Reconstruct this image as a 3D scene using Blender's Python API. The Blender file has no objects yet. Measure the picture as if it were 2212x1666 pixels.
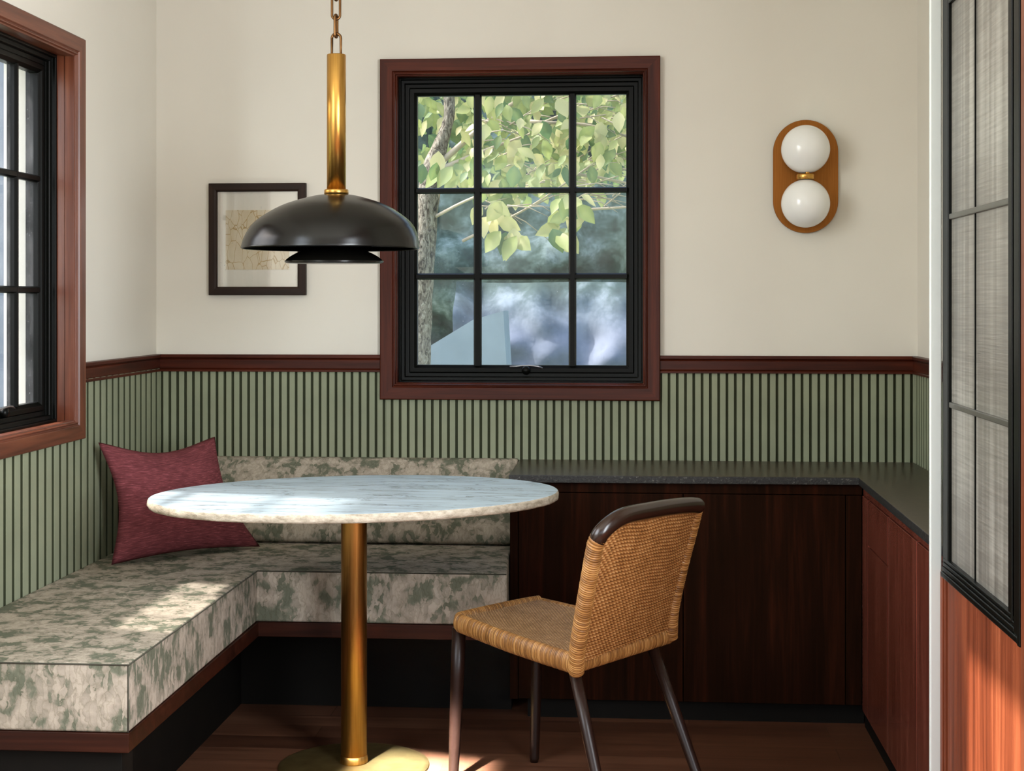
import bpy, bmesh, math, random
from mathutils import Vector, Matrix, noise
random.seed(7)
PI = math.pi
scene = bpy.context.scene
COL = scene.collection

# ------------------------------------------------------------------ helpers
def lin(r, g, b):
    f = lambda c: (c/255)/12.92 if c/255 <= .04045 else ((c/255+.055)/1.055)**2.4
    return (f(r), f(g), f(b), 1)

def link(name, me, mat=None, parent=None, smooth=False):
    o = bpy.data.objects.new(name, me)
    COL.objects.link(o)
    if mat: me.materials.append(mat)
    if parent:
        o.parent = parent
        o.matrix_parent_inverse = Matrix.Translation(-parent.location)
    if smooth:
        for p in me.polygons: p.use_smooth = True
    return o

def mesh(name, v, f, mat=None, parent=None, smooth=False, recalc=True):
    me = bpy.data.meshes.new(name)
    me.from_pydata([tuple(p) for p in v], [], f)
    if recalc:
        bm = bmesh.new(); bm.from_mesh(me)
        bmesh.ops.recalc_face_normals(bm, faces=bm.faces)
        bm.to_mesh(me); bm.free()
    me.update()
    return link(name, me, mat, parent, smooth)

def tag(o, label=None, cat=None, group=None, kind=None):
    if label: o['label'] = label
    if cat: o['category'] = cat
    if group: o['group'] = group
    if kind: o['kind'] = kind
    return o

def thing(name, loc, label, cat, group=None, kind=None):
    o = bpy.data.objects.new(name, None); COL.objects.link(o)
    o.location = loc; o.empty_display_size = .1
    return tag(o, label, cat, group, kind)

def bev(o, w, seg=2, ang=40):
    m = o.modifiers.new('Bevel', 'BEVEL'); m.width = w; m.segments = seg
    m.limit_method = 'ANGLE'; m.angle_limit = math.radians(ang)
    for p in o.data.polygons: p.use_smooth = True
    w2 = o.modifiers.new('WN', 'WEIGHTED_NORMAL'); w2.keep_sharp = True
    return o

class MB:
    def __init__(s): s.v = []; s.f = []
    def box(s, x0, x1, y0, y1, z0, z1):
        n = len(s.v)
        s.v += [(x, y, z) for x in (x0, x1) for y in (y0, y1) for z in (z0, z1)]
        for q in ((0,1,3,2),(4,6,7,5),(0,4,5,1),(2,3,7,6),(0,2,6,4),(1,5,7,3)):
            s.f.append(tuple(n+i for i in q))
        return s
    def prism(s, poly, z0, z1):
        n = len(s.v); k = len(poly)
        s.v += [(x, y, z0) for x, y in poly] + [(x, y, z1) for x, y in poly]
        s.f.append(tuple(n+i for i in range(k))[::-1]); s.f.append(tuple(n+k+i for i in range(k)))
        for i in range(k):
            j = (i+1) % k
            s.f.append((n+i, n+j, n+k+j, n+k+i))
        return s
    def tube(s, pts, r, seg=12, closed=False, caps=True):
        pts = [Vector(p) for p in pts]; n0 = len(s.v); m = len(pts)
        rr = r if isinstance(r, (list, tuple)) else [r]*m
        prev = None
        for i, p in enumerate(pts):
            if closed: t = pts[(i+1) % m]-pts[i-1]
            else: t = pts[min(i+1, m-1)]-pts[max(i-1, 0)]
            t.normalize()
            if prev is None:
                a = Vector((0,0,1)) if abs(t.z) < .9 else Vector((1,0,0))
                nrm = t.cross(a).normalized()
            else:
                nrm = (prev - t*prev.dot(t)).normalized()
            prev = nrm; b = t.cross(nrm)
            for k in range(seg):
                th = 2*PI*k/seg
                s.v.append(p + (nrm*math.cos(th)+b*math.sin(th))*rr[i])
        for i in range(m if closed else m-1):
            j = (i+1) % m
            for k in range(seg):
                l = (k+1) % seg
                s.f.append((n0+i*seg+k, n0+i*seg+l, n0+j*seg+l, n0+j*seg+k))
        if caps and not closed:
            s.f.append(tuple(n0+k for k in range(seg))[::-1])
            s.f.append(tuple(n0+(m-1)*seg+k for k in range(seg)))
        return s
    def lathe(s, prof, c=(0,0,0), seg=64, off=None):
        n0 = len(s.v); m = len(prof)
        for i, (r, z) in enumerate(prof):
            ox = off[i] if off else 0
            for k in range(seg):
                a = 2*PI*k/seg
                s.v.append((c[0]+ox+r*math.cos(a), c[1]+r*math.sin(a), c[2]+z))
        for i in range(m-1):
            for k in range(seg):
                l = (k+1) % seg
                s.f.append((n0+i*seg+k, n0+i*seg+l, n0+(i+1)*seg+l, n0+(i+1)*seg+k))
        if prof[0][0] > 1e-6: s.f.append(tuple(n0+k for k in range(seg))[::-1])
        if prof[-1][0] > 1e-6: s.f.append(tuple(n0+(m-1)*seg+k for k in range(seg)))
        return s
    def build(s, name, mat=None, parent=None, smooth=False):
        return mesh(name, s.v, s.f, mat, parent, smooth)

def sweep_frame(name, rect, prof, axis, mat, parent, across=None):
    """A mitred rectangular frame: prof = closed loop of (inset, height out of the wall)."""
    a0, a1, z0, z1 = rect; v = []; f = []; k = len(prof)
    for ins, h in prof:
        for a, z in ((a0+ins, z0+ins), (a1-ins, z0+ins), (a1-ins, z1-ins), (a0+ins, z1-ins)):
            v.append((a, -h, z) if axis == 'x' else (h, a, z))
    for i in range(k):
        j = (i+1) % k
        for c in range(4):
            d = (c+1) % 4
            f.append((i*4+c, i*4+d, j*4+d, j*4+c))
    o = mesh(name, v, f, mat, parent)
    if across:                                                     # head and bottom rail: the grain runs along them
        o.data.materials.append(across)
        for pl in o.data.polygons:
            if pl.index % 4 in (0, 2): pl.material_index = 1
    return o

# ------------------------------------------------------------------ materials
def new_mat(name):
    m = bpy.data.materials.new(name); m.use_nodes = True
    nt = m.node_tree; p = nt.nodes['Principled BSDF']
    return m, nt, p
def N(nt, typ, **kw):
    n = nt.nodes.new(typ)
    for k, val in kw.items(): setattr(n, k, val)
    return n
def coords(nt, scale=(1,1,1), kind='Object', rot=(0,0,0)):
    t = N(nt, 'ShaderNodeTexCoord'); mp = N(nt, 'ShaderNodeMapping')
    mp.inputs['Scale'].default_value = scale; mp.inputs['Rotation'].default_value = rot
    nt.links.new(t.outputs[kind], mp.inputs['Vector'])
    return mp.outputs['Vector']
def noise_tex(nt, vec, scale, detail=4, rough=.55, dist=0):
    n = N(nt, 'ShaderNodeTexNoise'); n.inputs['Scale'].default_value = scale
    n.inputs['Detail'].default_value = detail; n.inputs['Roughness'].default_value = rough
    n.inputs['Distortion'].default_value = dist
    nt.links.new(vec, n.inputs['Vector']); return n
def ramp(nt, fac, stops, interp='LINEAR'):
    r = N(nt, 'ShaderNodeValToRGB'); r.color_ramp.interpolation = interp
    e = r.color_ramp.elements
    while len(e) < len(stops): e.new(.5)
    for i, (pos, c) in enumerate(stops): e[i].position = pos; e[i].color = c
    nt.links.new(fac, r.inputs['Fac']); return r.outputs['Color']
def mixc(nt, fac, a, b, mode='MIX'):
    m = N(nt, 'ShaderNodeMix'); m.data_type = 'RGBA'; m.blend_type = mode
    for sock, val in ((m.inputs[0], fac), (m.inputs[6], a), (m.inputs[7], b)):
        if hasattr(val, 'type') or hasattr(val, 'links'): nt.links.new(val, sock)
        else: sock.default_value = val
    return m.outputs[2]
def bump(nt, p, h, strength=.3, dist=.002):
    b = N(nt, 'ShaderNodeBump'); b.inputs['Strength'].default_value = strength
    b.inputs['Distance'].default_value = dist
    nt.links.new(h, b.inputs['Height']); nt.links.new(b.outputs['Normal'], p.inputs['Normal'])

def plain(name, col, rough=.5, metal=0, nscale=8, var=.06, bumpy=0, spec=.5):
    m, nt, p = new_mat(name)
    n = noise_tex(nt, coords(nt), nscale, 3)
    d = tuple(c*(1-var*2) for c in col[:3])+(1,)
    b = tuple(min(1, c*(1+var)) for c in col[:3])+(1,)
    nt.links.new(ramp(nt, n.outputs['Fac'], [(.3, d), (.7, b)]), p.inputs['Base Color'])
    p.inputs['Roughness'].default_value = rough; p.inputs['Metallic'].default_value = metal
    p.inputs['Specular IOR Level'].default_value = spec
    if bumpy: bump(nt, p, noise_tex(nt, coords(nt), 160, 3).outputs['Fac'], bumpy, .001)
    return m

def wood(name, dark, mid, light, axis='z', rough=.38, grain=1.0, spec=.5):
    m, nt, p = new_mat(name)
    s = {'x': (1.2, 26, 26), 'y': (26, 1.2, 26), 'z': (26, 26, 1.2)}[axis]
    s2 = tuple(q*4 for q in s)
    n1 = noise_tex(nt, coords(nt, s), 1.0*grain, 5, .6, .6)
    n2 = noise_tex(nt, coords(nt, s2), 1.0*grain, 3, .6)
    a = mixc(nt, .3, n1.outputs['Fac'], n2.outputs['Fac'])
    nt.links.new(ramp(nt, a, [(.3, dark), (.5, mid), (.72, light)]), p.inputs['Base Color'])
    p.inputs['Roughness'].default_value = rough
    p.inputs['Specular IOR Level'].default_value = spec
    bump(nt, p, a, .12, .001)
    return m

M = {}
M['wall'] = plain('cream_wall_paint', lin(223, 218, 206), .85, nscale=2.2, var=.015, spec=.2)
M['white'] = plain('white_post_paint', lin(208, 214, 210), .6, var=.01)
M['ceil'] = plain('ceiling_paint', lin(232, 228, 216), .9, var=.01)
M['green'] = plain('sage_slat_paint', lin(142, 147, 122), .6, nscale=5, var=.05, spec=.15)
M['greengap'] = plain('sage_groove_shade', lin(62, 66, 48), .8, nscale=5, var=.05, spec=.1)  # groove shade painted onto the slat sides and backing
MD = (lin(34, 11, 4), lin(66, 25, 12), lin(94, 40, 21))
M['trimx'] = wood('mahogany_along_x', *MD, 'x', .4, spec=.2)
M['trimy'] = wood('mahogany_along_y', *MD, 'y', .4, spec=.2)
M['trimz'] = wood('mahogany_along_z', *MD, 'z', .4, spec=.2)
RD = (lin(66, 30, 17), lin(104, 54, 34), lin(134, 78, 52))
M['casingl'] = wood('red_mahogany_casing', *RD, 'z', .34)
M['casingy'] = wood('red_mahogany_casing_along_y', *RD, 'y', .34)
CD = (lin(18, 8, 2), lin(31, 14, 5), lin(54, 24, 11))
M['cab'] = wood('cabinet_walnut', *CD, 'z', .55, spec=.03)
M['cabside'] = wood('cabinet_mahogany_side', lin(60, 28, 18), lin(98, 48, 36), lin(132, 76, 60), 'z', .26, spec=.5)
M['panel'] = wood('red_wood_boards', lin(74, 32, 16), lin(118, 58, 34), lin(164, 92, 58), 'z', .45, .7, spec=.2)
M['dark'] = plain('plinth_black', lin(14, 11, 7), .7, var=.1, spec=.15)  # near-black of the bench plinth, end panel and toe kicks
M['black'] = plain('black_window_metal', lin(6, 7, 5), .36, var=.05, spec=.14)
M['bench'] = wood('bench_mahogany', lin(24, 9, 4), lin(46, 20, 11), lin(68, 33, 20), 'x', .45, spec=.15)
M['legm'] = plain('dark_bronze_leg', lin(34, 19, 13), .36, 0, var=.1, spec=.3)
M['railw'] = plain('dark_stained_rail', lin(38, 22, 14), .25, 0, var=.1)
M['frame'] = wood('dark_frame_wood', lin(24, 12, 5), lin(38, 21, 11), lin(52, 31, 18), 'z', .5, spec=.25)
M['framex'] = wood('dark_frame_wood_along_x', lin(24, 12, 5), lin(38, 21, 11), lin(52, 31, 18), 'x', .5, spec=.25)
M['mat'] = plain('picture_mat', lin(240, 235, 220), .8, var=.01)
M['bronze'] = plain('old_bronze_chain', lin(120, 86, 52), .3, .9, var=.15)
M['crank'] = plain('steel_crank', lin(170, 170, 172), .3, .9, var=.1)
M['shade'] = plain('black_enamel_shade', lin(17, 16, 13), .24, 0, var=.03, spec=.33)
M['shadein'] = plain('shade_inside', lin(40, 38, 32), .5, 0, var=.03)
M['globe'] = plain('opal_glass', lin(240, 240, 236), .12, 0, var=.005, spec=.5)

def brass(name, c1, c2, rough, sc=(60, 60, 2)):
    m, nt, p = new_mat(name)
    n = noise_tex(nt, coords(nt, sc), 3, 4)
    nt.links.new(ramp(nt, n.outputs['Fac'], [(.3, c1), (.7, c2)]), p.inputs['Base Color'])
    p.inputs['Metallic'].default_value = 1; p.inputs['Roughness'].default_value = rough
    bump(nt, p, n.outputs['Fac'], .04, .0005)
    return m
M['brass'] = brass('brushed_brass', lin(196, 146, 70), lin(214, 166, 90), .3)
M['brassold'] = brass('aged_brass', lin(168, 122, 60), lin(196, 150, 84), .36)
M['basebrass'] = brass('dull_brass_base', lin(150, 128, 82), lin(172, 150, 100), .48, (8, 8, 8))
M['copper'] = brass('brushed_bronze_plate', lin(146, 91, 41), lin(160, 103, 49), .5, (150, 150, 4))

def floral(name):
    m, nt, p = new_mat(name)
    base = coords(nt, (1, 1, 1))
    warp = noise_tex(nt, base, 24, 3, .6)
    add = N(nt, 'ShaderNodeVectorMath', operation='MULTIPLY_ADD')
    nt.links.new(warp.outputs['Color'], add.inputs[0]); add.inputs[1].default_value = (.036, .036, .03)
    nt.links.new(base, add.inputs[2])
    mp = N(nt, 'ShaderNodeMapping'); mp.inputs['Scale'].default_value = (84, 84, 23)
    nt.links.new(add.outputs[0], mp.inputs['Vector'])
    vo = N(nt, 'ShaderNodeTexVoronoi'); vo.feature = 'F1'; vo.inputs['Scale'].default_value = 1.0
    ve = N(nt, 'ShaderNodeTexVoronoi'); ve.feature = 'DISTANCE_TO_EDGE'; ve.inputs['Scale'].default_value = 1.0
    nt.links.new(mp.outputs[0], vo.inputs['Vector']); nt.links.new(mp.outputs[0], ve.inputs['Vector'])
    sep = N(nt, 'ShaderNodeSeparateColor'); nt.links.new(vo.outputs['Color'], sep.inputs[0])
    mp2 = N(nt, 'ShaderNodeMapping'); mp2.inputs['Scale'].default_value = (17, 17, 15)
    nt.links.new(add.outputs[0], mp2.inputs['Vector'])
    big = noise_tex(nt, mp2.outputs[0], 1.0, 2, .5, .4)
    a = N(nt, 'ShaderNodeMath', operation='MULTIPLY_ADD')          # petals: each cell a stroke, gathered in clumps
    nt.links.new(sep.outputs[0], a.inputs[0]); a.inputs[1].default_value = .20; nt.links.new(big.outputs['Fac'], a.inputs[2])
    fine = noise_tex(nt, coords(nt, (1, 1, .6)), 150, 3, .65)
    b = N(nt, 'ShaderNodeMath', operation='MULTIPLY_ADD')
    nt.links.new(fine.outputs['Fac'], b.inputs[0]); b.inputs[1].default_value = .13; nt.links.new(a.outputs[0], b.inputs[2])
    col = ramp(nt, b.outputs[0], [(.53, lin(102, 104, 88)), (.585, lin(118, 117, 101)), (.63, lin(146, 137, 122)), (.70, lin(160, 149, 134)), (.80, lin(176, 164, 148))])
    edge = ramp(nt, ve.outputs['Distance'], [(.0, (.80, .81, .77, 1)), (.06, (.93, .93, .92, 1)), (.13, (1, 1, 1, 1))])
    nt.links.new(mixc(nt, 1.0, col, edge, 'MULTIPLY'), p.inputs['Base Color'])
    p.inputs['Roughness'].default_value = .9; p.inputs['Specular IOR Level'].default_value = .12
    w = noise_tex(nt, coords(nt), 420, 2)
    bump(nt, p, w.outputs['Fac'], .35, .001)
    return m
M['floral'] = floral('sage_floral_fabric')
M['piping'] = plain('dark_piping', lin(58, 56, 44), .9, var=.1)

m, nt, p = new_mat('burgundy_linen'); M['pillow'] = m
tcv = N(nt, 'ShaderNodeTexCoord')
mp = N(nt, 'ShaderNodeMapping'); mp.inputs['Scale'].default_value = (14, 150, 1)
nt.links.new(tcv.outputs['UV'], mp.inputs['Vector'])
wn = noise_tex(nt, mp.outputs[0], 1, 4, .7, .6)
mp2 = N(nt, 'ShaderNodeMapping'); mp2.inputs['Scale'].default_value = (5, 6, 1)
nt.links.new(tcv.outputs['UV'], mp2.inputs['Vector'])
bn = noise_tex(nt, mp2.outputs[0], 1, 4, .6)
c1 = ramp(nt, wn.outputs['Fac'], [(.3, lin(84, 42, 45)), (.55, lin(122, 64, 68)), (.68, lin(160, 90, 98))])
c2 = ramp(nt, bn.outputs['Fac'], [(.3, (.8, .8, .8, 1)), (.7, (1.1, 1.1, 1.1, 1))])
nt.links.new(mixc(nt, 1.0, c1, c2, 'MULTIPLY'), p.inputs['Base Color'])
p.inputs['Roughness'].default_value = .92; p.inputs['Specular IOR Level'].default_value = .1
bump(nt, p, wn.outputs['Fac'], .35, .002)

m, nt, p = new_mat('white_marble'); M['marble'] = m
n1 = noise_tex(nt, coords(nt, (1.5, 7, 3), rot=(0, 0, .12)), 1.3, 6, .62, 1.6)
n2 = noise_tex(nt, coords(nt, (2.5, 22, 4), rot=(0, 0, .12)), 1.5, 5, .6, .5)
v1 = ramp(nt, n1.outputs['Fac'], [(.40, lin(200, 220, 234)), (.475, lin(192, 212, 226)), (.492, lin(118, 130, 138)), (.508, lin(190, 210, 224)), (.62, lin(202, 222, 236))])
v2 = ramp(nt, n2.outputs['Fac'], [(.35, (.82, .81, .79, 1)), (.6, (1, 1, 1, 1))])
nt.links.new(mixc(nt, 1.0, v1, v2, 'MULTIPLY'), p.inputs['Base Color'])
p.inputs['Roughness'].default_value = .28
m, nt, p = new_mat('rough_marble_edge'); M['marbledge'] = m
n1 = noise_tex(nt, coords(nt, (1, 1, 2)), 45, 5, .65)
nt.links.new(ramp(nt, n1.outputs['Fac'], [(.3, lin(150, 138, 118)), (.55, lin(196, 184, 164)), (.75, lin(216, 208, 192))]), p.inputs['Base Color'])
p.inputs['Roughness'].default_value = .7
bump(nt, p, n1.outputs['Fac'], .7, .004)

m, nt, p = new_mat('dark_granite'); M['granite'] = m
n1 = noise_tex(nt, coords(nt), 90, 4, .7); n2 = noise_tex(nt, coords(nt), 7, 4)
c1 = ramp(nt, n1.outputs['Fac'], [(.32, lin(42, 32, 22)), (.6, lin(62, 49, 36)), (.74, lin(96, 82, 64))])
c2 = ramp(nt, n2.outputs['Fac'], [(.3, (.85, .85, .85, 1)), (.7, (1.1, 1.1, 1.1, 1))])
nt.links.new(mixc(nt, 1.0, c1, c2, 'MULTIPLY'), p.inputs['Base Color'])
p.inputs['Roughness'].default_value = .3; bump(nt, p, n1.outputs['Fac'], .12, .001)
m, nt, p = new_mat('chipped_granite_edge'); M['granitedge'] = m
n1 = noise_tex(nt, coords(nt), 130, 5, .75)
nt.links.new(ramp(nt, n1.outputs['Fac'], [(.44, lin(14, 13, 11)), (.6, lin(38, 37, 33)), (.74, lin(150, 148, 140))]), p.inputs['Base Color'])
p.inputs['Roughness'].default_value = .45; bump(nt, p, n1.outputs['Fac'], .8, .003)

def rattan(name, attr=True, dark=lin(44, 20, 5), mid=lin(152, 104, 52), light=lin(206, 158, 96)):
    m, nt, p = new_mat(name)
    a = N(nt, 'ShaderNodeVertexColor'); a.layer_name = 'tint'
    n = noise_tex(nt, coords(nt), 30, 3)
    f = mixc(nt, .35, a.outputs['Color'], n.outputs['Fac'])
    nt.links.new(ramp(nt, f, [(.12, dark), (.5, mid), (.85, light)]), p.inputs['Base Color'])
    p.inputs['Roughness'].default_value = .45
    return m
M['rattan'] = rattan('rattan_wrap')
M['weave'] = rattan('woven_rattan', dark=lin(46, 20, 6), mid=lin(150, 100, 50), light=lin(212, 164, 108))
M['weaveseat'] = rattan('woven_seat_cord', dark=lin(44, 26, 12), mid=lin(142, 106, 68), light=lin(206, 172, 132))

m, nt, p = new_mat('plank_floor'); M['floor'] = m
v = coords(nt)
br = N(nt, 'ShaderNodeTexBrick'); br.offset = .37
br.inputs['Scale'].default_value = 1; br.inputs['Brick Width'].default_value = 1.1; br.inputs['Row Height'].default_value = .115
br.inputs['Mortar Size'].default_value = .0016; br.inputs['Color1'].default_value = (.2, .2, .2, 1); br.inputs['Color2'].default_value = (.8, .8, .8, 1)
br.inputs['Mortar'].default_value = (0, 0, 0, 1)
nt.links.new(v, br.inputs['Vector'])
g = noise_tex(nt, coords(nt, (1.5, 28, 1)), 1.4, 5, .6, .5)
f = mixc(nt, .45, g.outputs['Fac'], br.outputs['Color'])
nt.links.new(ramp(nt, f, [(.02, lin(20, 10, 6)), (.25, lin(62, 36, 24)), (.5, lin(92, 58, 41)), (.75, lin(124, 84, 62))]), p.inputs['Base Color'])
p.inputs['Roughness'].default_value = .34; bump(nt, p, f, .15, .001)

def glass(name, haze, refl=.03):
    m = bpy.data.materials.new(name); m.use_nodes = True; nt = m.node_tree
    nt.nodes.clear(); out = N(nt, 'ShaderNodeOutputMaterial')
    tr = N(nt, 'ShaderNodeBsdfTransparent'); gl = N(nt, 'ShaderNodeBsdfGlossy'); gl.inputs['Roughness'].default_value = .02
    lw = N(nt, 'ShaderNodeLayerWeight'); lw.inputs['Blend'].default_value = .5
    pw_ = N(nt, 'ShaderNodeMath', operation='POWER'); nt.links.new(lw.outputs['Facing'], pw_.inputs[0]); pw_.inputs[1].default_value = 4.5
    fr = N(nt, 'ShaderNodeMath', operation='MULTIPLY_ADD'); nt.links.new(pw_.outputs[0], fr.inputs[0]); fr.inputs[1].default_value = .6; fr.inputs[2].default_value = refl
    mx = N(nt, 'ShaderNodeMixShader'); nt.links.new(fr.outputs[0], mx.inputs[0])
    nt.links.new(tr.outputs[0], mx.inputs[1]); nt.links.new(gl.outputs[0], mx.inputs[2])
    df = N(nt, 'ShaderNodeBsdfDiffuse'); df.inputs['Color'].default_value = (.9, .93, 1, 1)
    ln = N(nt, 'ShaderNodeBsdfTranslucent'); ln.inputs['Color'].default_value = (.9, .93, 1, 1)
    ad = N(nt, 'ShaderNodeMixShader'); nt.links.new(df.outputs[0], ad.inputs[1]); nt.links.new(ln.outputs[0], ad.inputs[2])
    n1 = noise_tex(nt, coords(nt), 5, 3); n2 = noise_tex(nt, coords(nt), 260, 1)
    r1 = ramp(nt, n1.outputs['Fac'], [(.35, (0, 0, 0, 1)), (.75, (haze, haze, haze, 1))])
    r2 = ramp(nt, n2.outputs['Fac'], [(.74, (0, 0, 0, 1)), (.80, (.35, .35, .35, 1))])
    fac = mixc(nt, 1.0, r1, r2, 'ADD')
    m2 = N(nt, 'ShaderNodeMixShader'); nt.links.new(fac, m2.inputs[0])
    nt.links.new(mx.outputs[0], m2.inputs[1]); nt.links.new(ad.outputs[0], m2.inputs[2])
    nt.links.new(m2.outputs[0], out.inputs['Surface'])
    return m
M['glass'] = glass('dusty_window_glass', .06)
M['picglass'] = glass('picture_glass', 0.0, .10)

m, nt, p = new_mat('reeded_grey_glass'); M['reeded'] = m
n1 = noise_tex(nt, coords(nt, (1, 22, .5)), 1.6, 4, .6); n2 = noise_tex(nt, coords(nt, (1, 1, 2.2)), .9, 2)
n3 = noise_tex(nt, coords(nt, (1, 6, 240), rot=(.12, 0, 0)), 1, 2)
f = mixc(nt, .5, n1.outputs['Fac'], n2.outputs['Fac'])
f2 = mixc(nt, .18, f, n3.outputs['Fac'])
nt.links.new(ramp(nt, f2, [(.34, lin(74, 71, 66)), (.5, lin(116, 113, 105)), (.66, lin(164, 162, 153))]), p.inputs['Base Color'])  # reflected window light is put into these grey streaks
p.inputs['Roughness'].default_value = .28
bump(nt, p, n3.outputs['Fac'], .25, .002)

m, nt, p = new_mat('line_drawing_print'); M['print'] = m
vo = N(nt, 'ShaderNodeTexVoronoi'); vo.feature = 'DISTANCE_TO_EDGE'; vo.inputs['Scale'].default_value = 27
wv = noise_tex(nt, coords(nt), 9, 2)
ad = N(nt, 'ShaderNodeVectorMath', operation='MULTIPLY_ADD'); nt.links.new(wv.outputs['Color'], ad.inputs[0]); ad.inputs[1].default_value = (.08, .0, .08)
nt.links.new(coords(nt, (1.6, 1, .8), rot=(0, .5, 0)), ad.inputs[2]); nt.links.new(ad.outputs[0], vo.inputs['Vector'])
n1 = noise_tex(nt, coords(nt), 14, 3)
lines = ramp(nt, vo.outputs['Distance'], [(.0, lin(200, 178, 138)), (.014, lin(224, 208, 178)), (.032, (1, 1, 1, 1))])
bg = ramp(nt, n1.outputs['Fac'], [(.35, lin(222, 206, 172)), (.65, lin(234, 222, 194))])
nt.links.new(mixc(nt, 1.0, bg, lines, 'MULTIPLY'), p.inputs['Base Color']); p.inputs['Roughness'].default_value = .8

def leafm(name, c1, c2, c3):
    m, nt, p = new_mat(name)
    a = N(nt, 'ShaderNodeVertexColor'); a.layer_name = 'tint'
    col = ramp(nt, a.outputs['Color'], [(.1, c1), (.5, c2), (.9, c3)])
    nt.links.new(col, p.inputs['Base Color']); p.inputs['Roughness'].default_value = .5
    tr = N(nt, 'ShaderNodeBsdfTranslucent'); nt.links.new(col, tr.inputs['Color'])
    mx = N(nt, 'ShaderNodeMixShader'); mx.inputs[0].default_value = .45
    out = nt.nodes['Material Output']
    nt.links.new(p.outputs[0], mx.inputs[1]); nt.links.new(tr.outputs[0], mx.inputs[2]); nt.links.new(mx.outputs[0], out.inputs['Surface'])
    return m
M['leaf'] = leafm('tree_leaves', lin(92, 126, 84), lin(166, 178, 108), lin(214, 208, 156))
m, nt, p = new_mat('bark'); M['bark'] = m
n1 = noise_tex(nt, coords(nt, (1, 1, .45)), 42, 4, .7, 1.5)
nt.links.new(ramp(nt, n1.outputs['Fac'], [(.38, lin(62, 56, 48)), (.55, lin(150, 142, 128)), (.7, lin(190, 184, 170))]), p.inputs['Base Color'])
p.inputs['Roughness'].default_value = .9; bump(nt, p, n1.outputs['Fac'], .8, .02)
M['twig'] = plain('pale_twig', lin(190, 176, 158), .8, var=.15)
m, nt, p = new_mat('soft_hedge'); M['hedge'] = m
n1 = noise_tex(nt, coords(nt, (1, 1, 1.2)), 2.4, 6, .66, 0); n2 = noise_tex(nt, coords(nt), .8, 2)
f = mixc(nt, .25, n1.outputs['Fac'], n2.outputs['Fac'])
nt.links.new(ramp(nt, f, [(.36, lin(30, 44, 38)), (.47, lin(56, 76, 66)), (.55, lin(100, 120, 110)), (.64, lin(156, 172, 166))]), p.inputs['Base Color']); p.inputs['Roughness'].default_value = 1  # haze of the window view softened into the hedge colours
m, nt, p = new_mat('hazed_bank'); M['bank'] = m
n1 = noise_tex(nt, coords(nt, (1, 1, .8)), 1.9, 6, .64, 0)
lowc = ramp(nt, n1.outputs['Fac'], [(.33, lin(78, 88, 100)), (.5, lin(104, 113, 130)), (.66, lin(126, 134, 150))])  # window haze mixed into the bank's blue-grey
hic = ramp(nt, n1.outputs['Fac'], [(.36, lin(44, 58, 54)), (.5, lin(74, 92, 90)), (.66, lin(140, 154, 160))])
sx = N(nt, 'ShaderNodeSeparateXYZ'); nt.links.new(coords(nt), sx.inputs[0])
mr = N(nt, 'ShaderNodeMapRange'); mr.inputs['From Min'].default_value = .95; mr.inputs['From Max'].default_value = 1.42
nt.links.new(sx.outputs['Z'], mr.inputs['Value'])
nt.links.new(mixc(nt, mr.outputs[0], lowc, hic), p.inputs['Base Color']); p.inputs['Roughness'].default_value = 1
M['shed'] = plain('pale_shed_roof', lin(150, 162, 170), .8, nscale=3, var=.06)
M['housew'] = plain('pale_house_siding', lin(226, 232, 236), .8, nscale=3, var=.03)
M['houseg'] = plain('grey_house_trim', lin(140, 146, 160), .8, nscale=3, var=.05)
M['lawn'] = plain('lawn_ground', lin(110, 126, 96), 1, nscale=3, var=.15)

# ------------------------------------------------------------------ setting
def structure(o, label, cat='structure'):
    return tag(o, label, cat, kind='structure')
RX = 2.556; CZ = 2.75; YB = -5.9
# openings in the walls sit behind the casings
WB = (.775, 1.714, .948, 2.093)           # outer casing rectangle, window in the back wall
WL = (-1.572, -.747, .877, 2.045)         # outer casing rectangle, window in the left wall
b = MB(); i = .052; T = .2
b.box(-T, WB[0]+i, 0, T, 0, CZ).box(WB[1]-i, RX+T, 0, T, 0, CZ)
b.box(WB[0]+i, WB[1]-i, 0, T, 0, WB[2]+i).box(WB[0]+i, WB[1]-i, 0, T, WB[3]-i, CZ)
structure(b.build('wall_back', M['wall']), 'cream painted wall behind the table with the square window', 'wall')
b = MB()
b.box(-T, 0, WL[1]-i, 0, 0, CZ).box(-T, 0, -2.3, WL[0]+i, 0, CZ)
b.box(-T, 0, WL[0]+i, WL[1]-i, 0, WL[2]+i).box(-T, 0, WL[0]+i, WL[1]-i, WL[3]-i, CZ)
b.box(-T, 0, -4.3, -2.3, 0, 1.05).box(-T, 0, -4.3, -2.3, 2.6, CZ).box(-T, 0, YB, -4.3, 0, CZ)  # unseen opening, its sill and head set to shape the side light
structure(b.build('wall_left', M['wall']), 'cream painted wall at the left with the red-framed window', 'wall')
b = MB().box(RX, RX+.1, -1.80, 0, 0, CZ).box(2.30, RX+.1, -1.80, -1.772, 0, CZ)
structure(b.build('wall_right', M['wall']), 'narrow cream wall return above the right end of the counter', 'wall')
structure(MB().box(-T, RX+T, YB, T, -.1, 0).build('floor', M['floor']), 'dark brown plank floor under the table', 'floor')
structure(MB().box(-T, RX+T, YB, T, CZ, CZ+.1).build('ceiling', M['ceil']), 'cream ceiling above the breakfast nook', 'ceiling')
b = MB().box(-T, .2, YB-.1, YB, 0, CZ).box(2.2, RX+T, YB-.1, YB, 0, CZ).box(.2, 2.2, YB-.1, YB, 2.3, CZ)
structure(b.build('wall_front', M['wall']), 'cream wall behind the viewer with a wide opening', 'wall')
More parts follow.
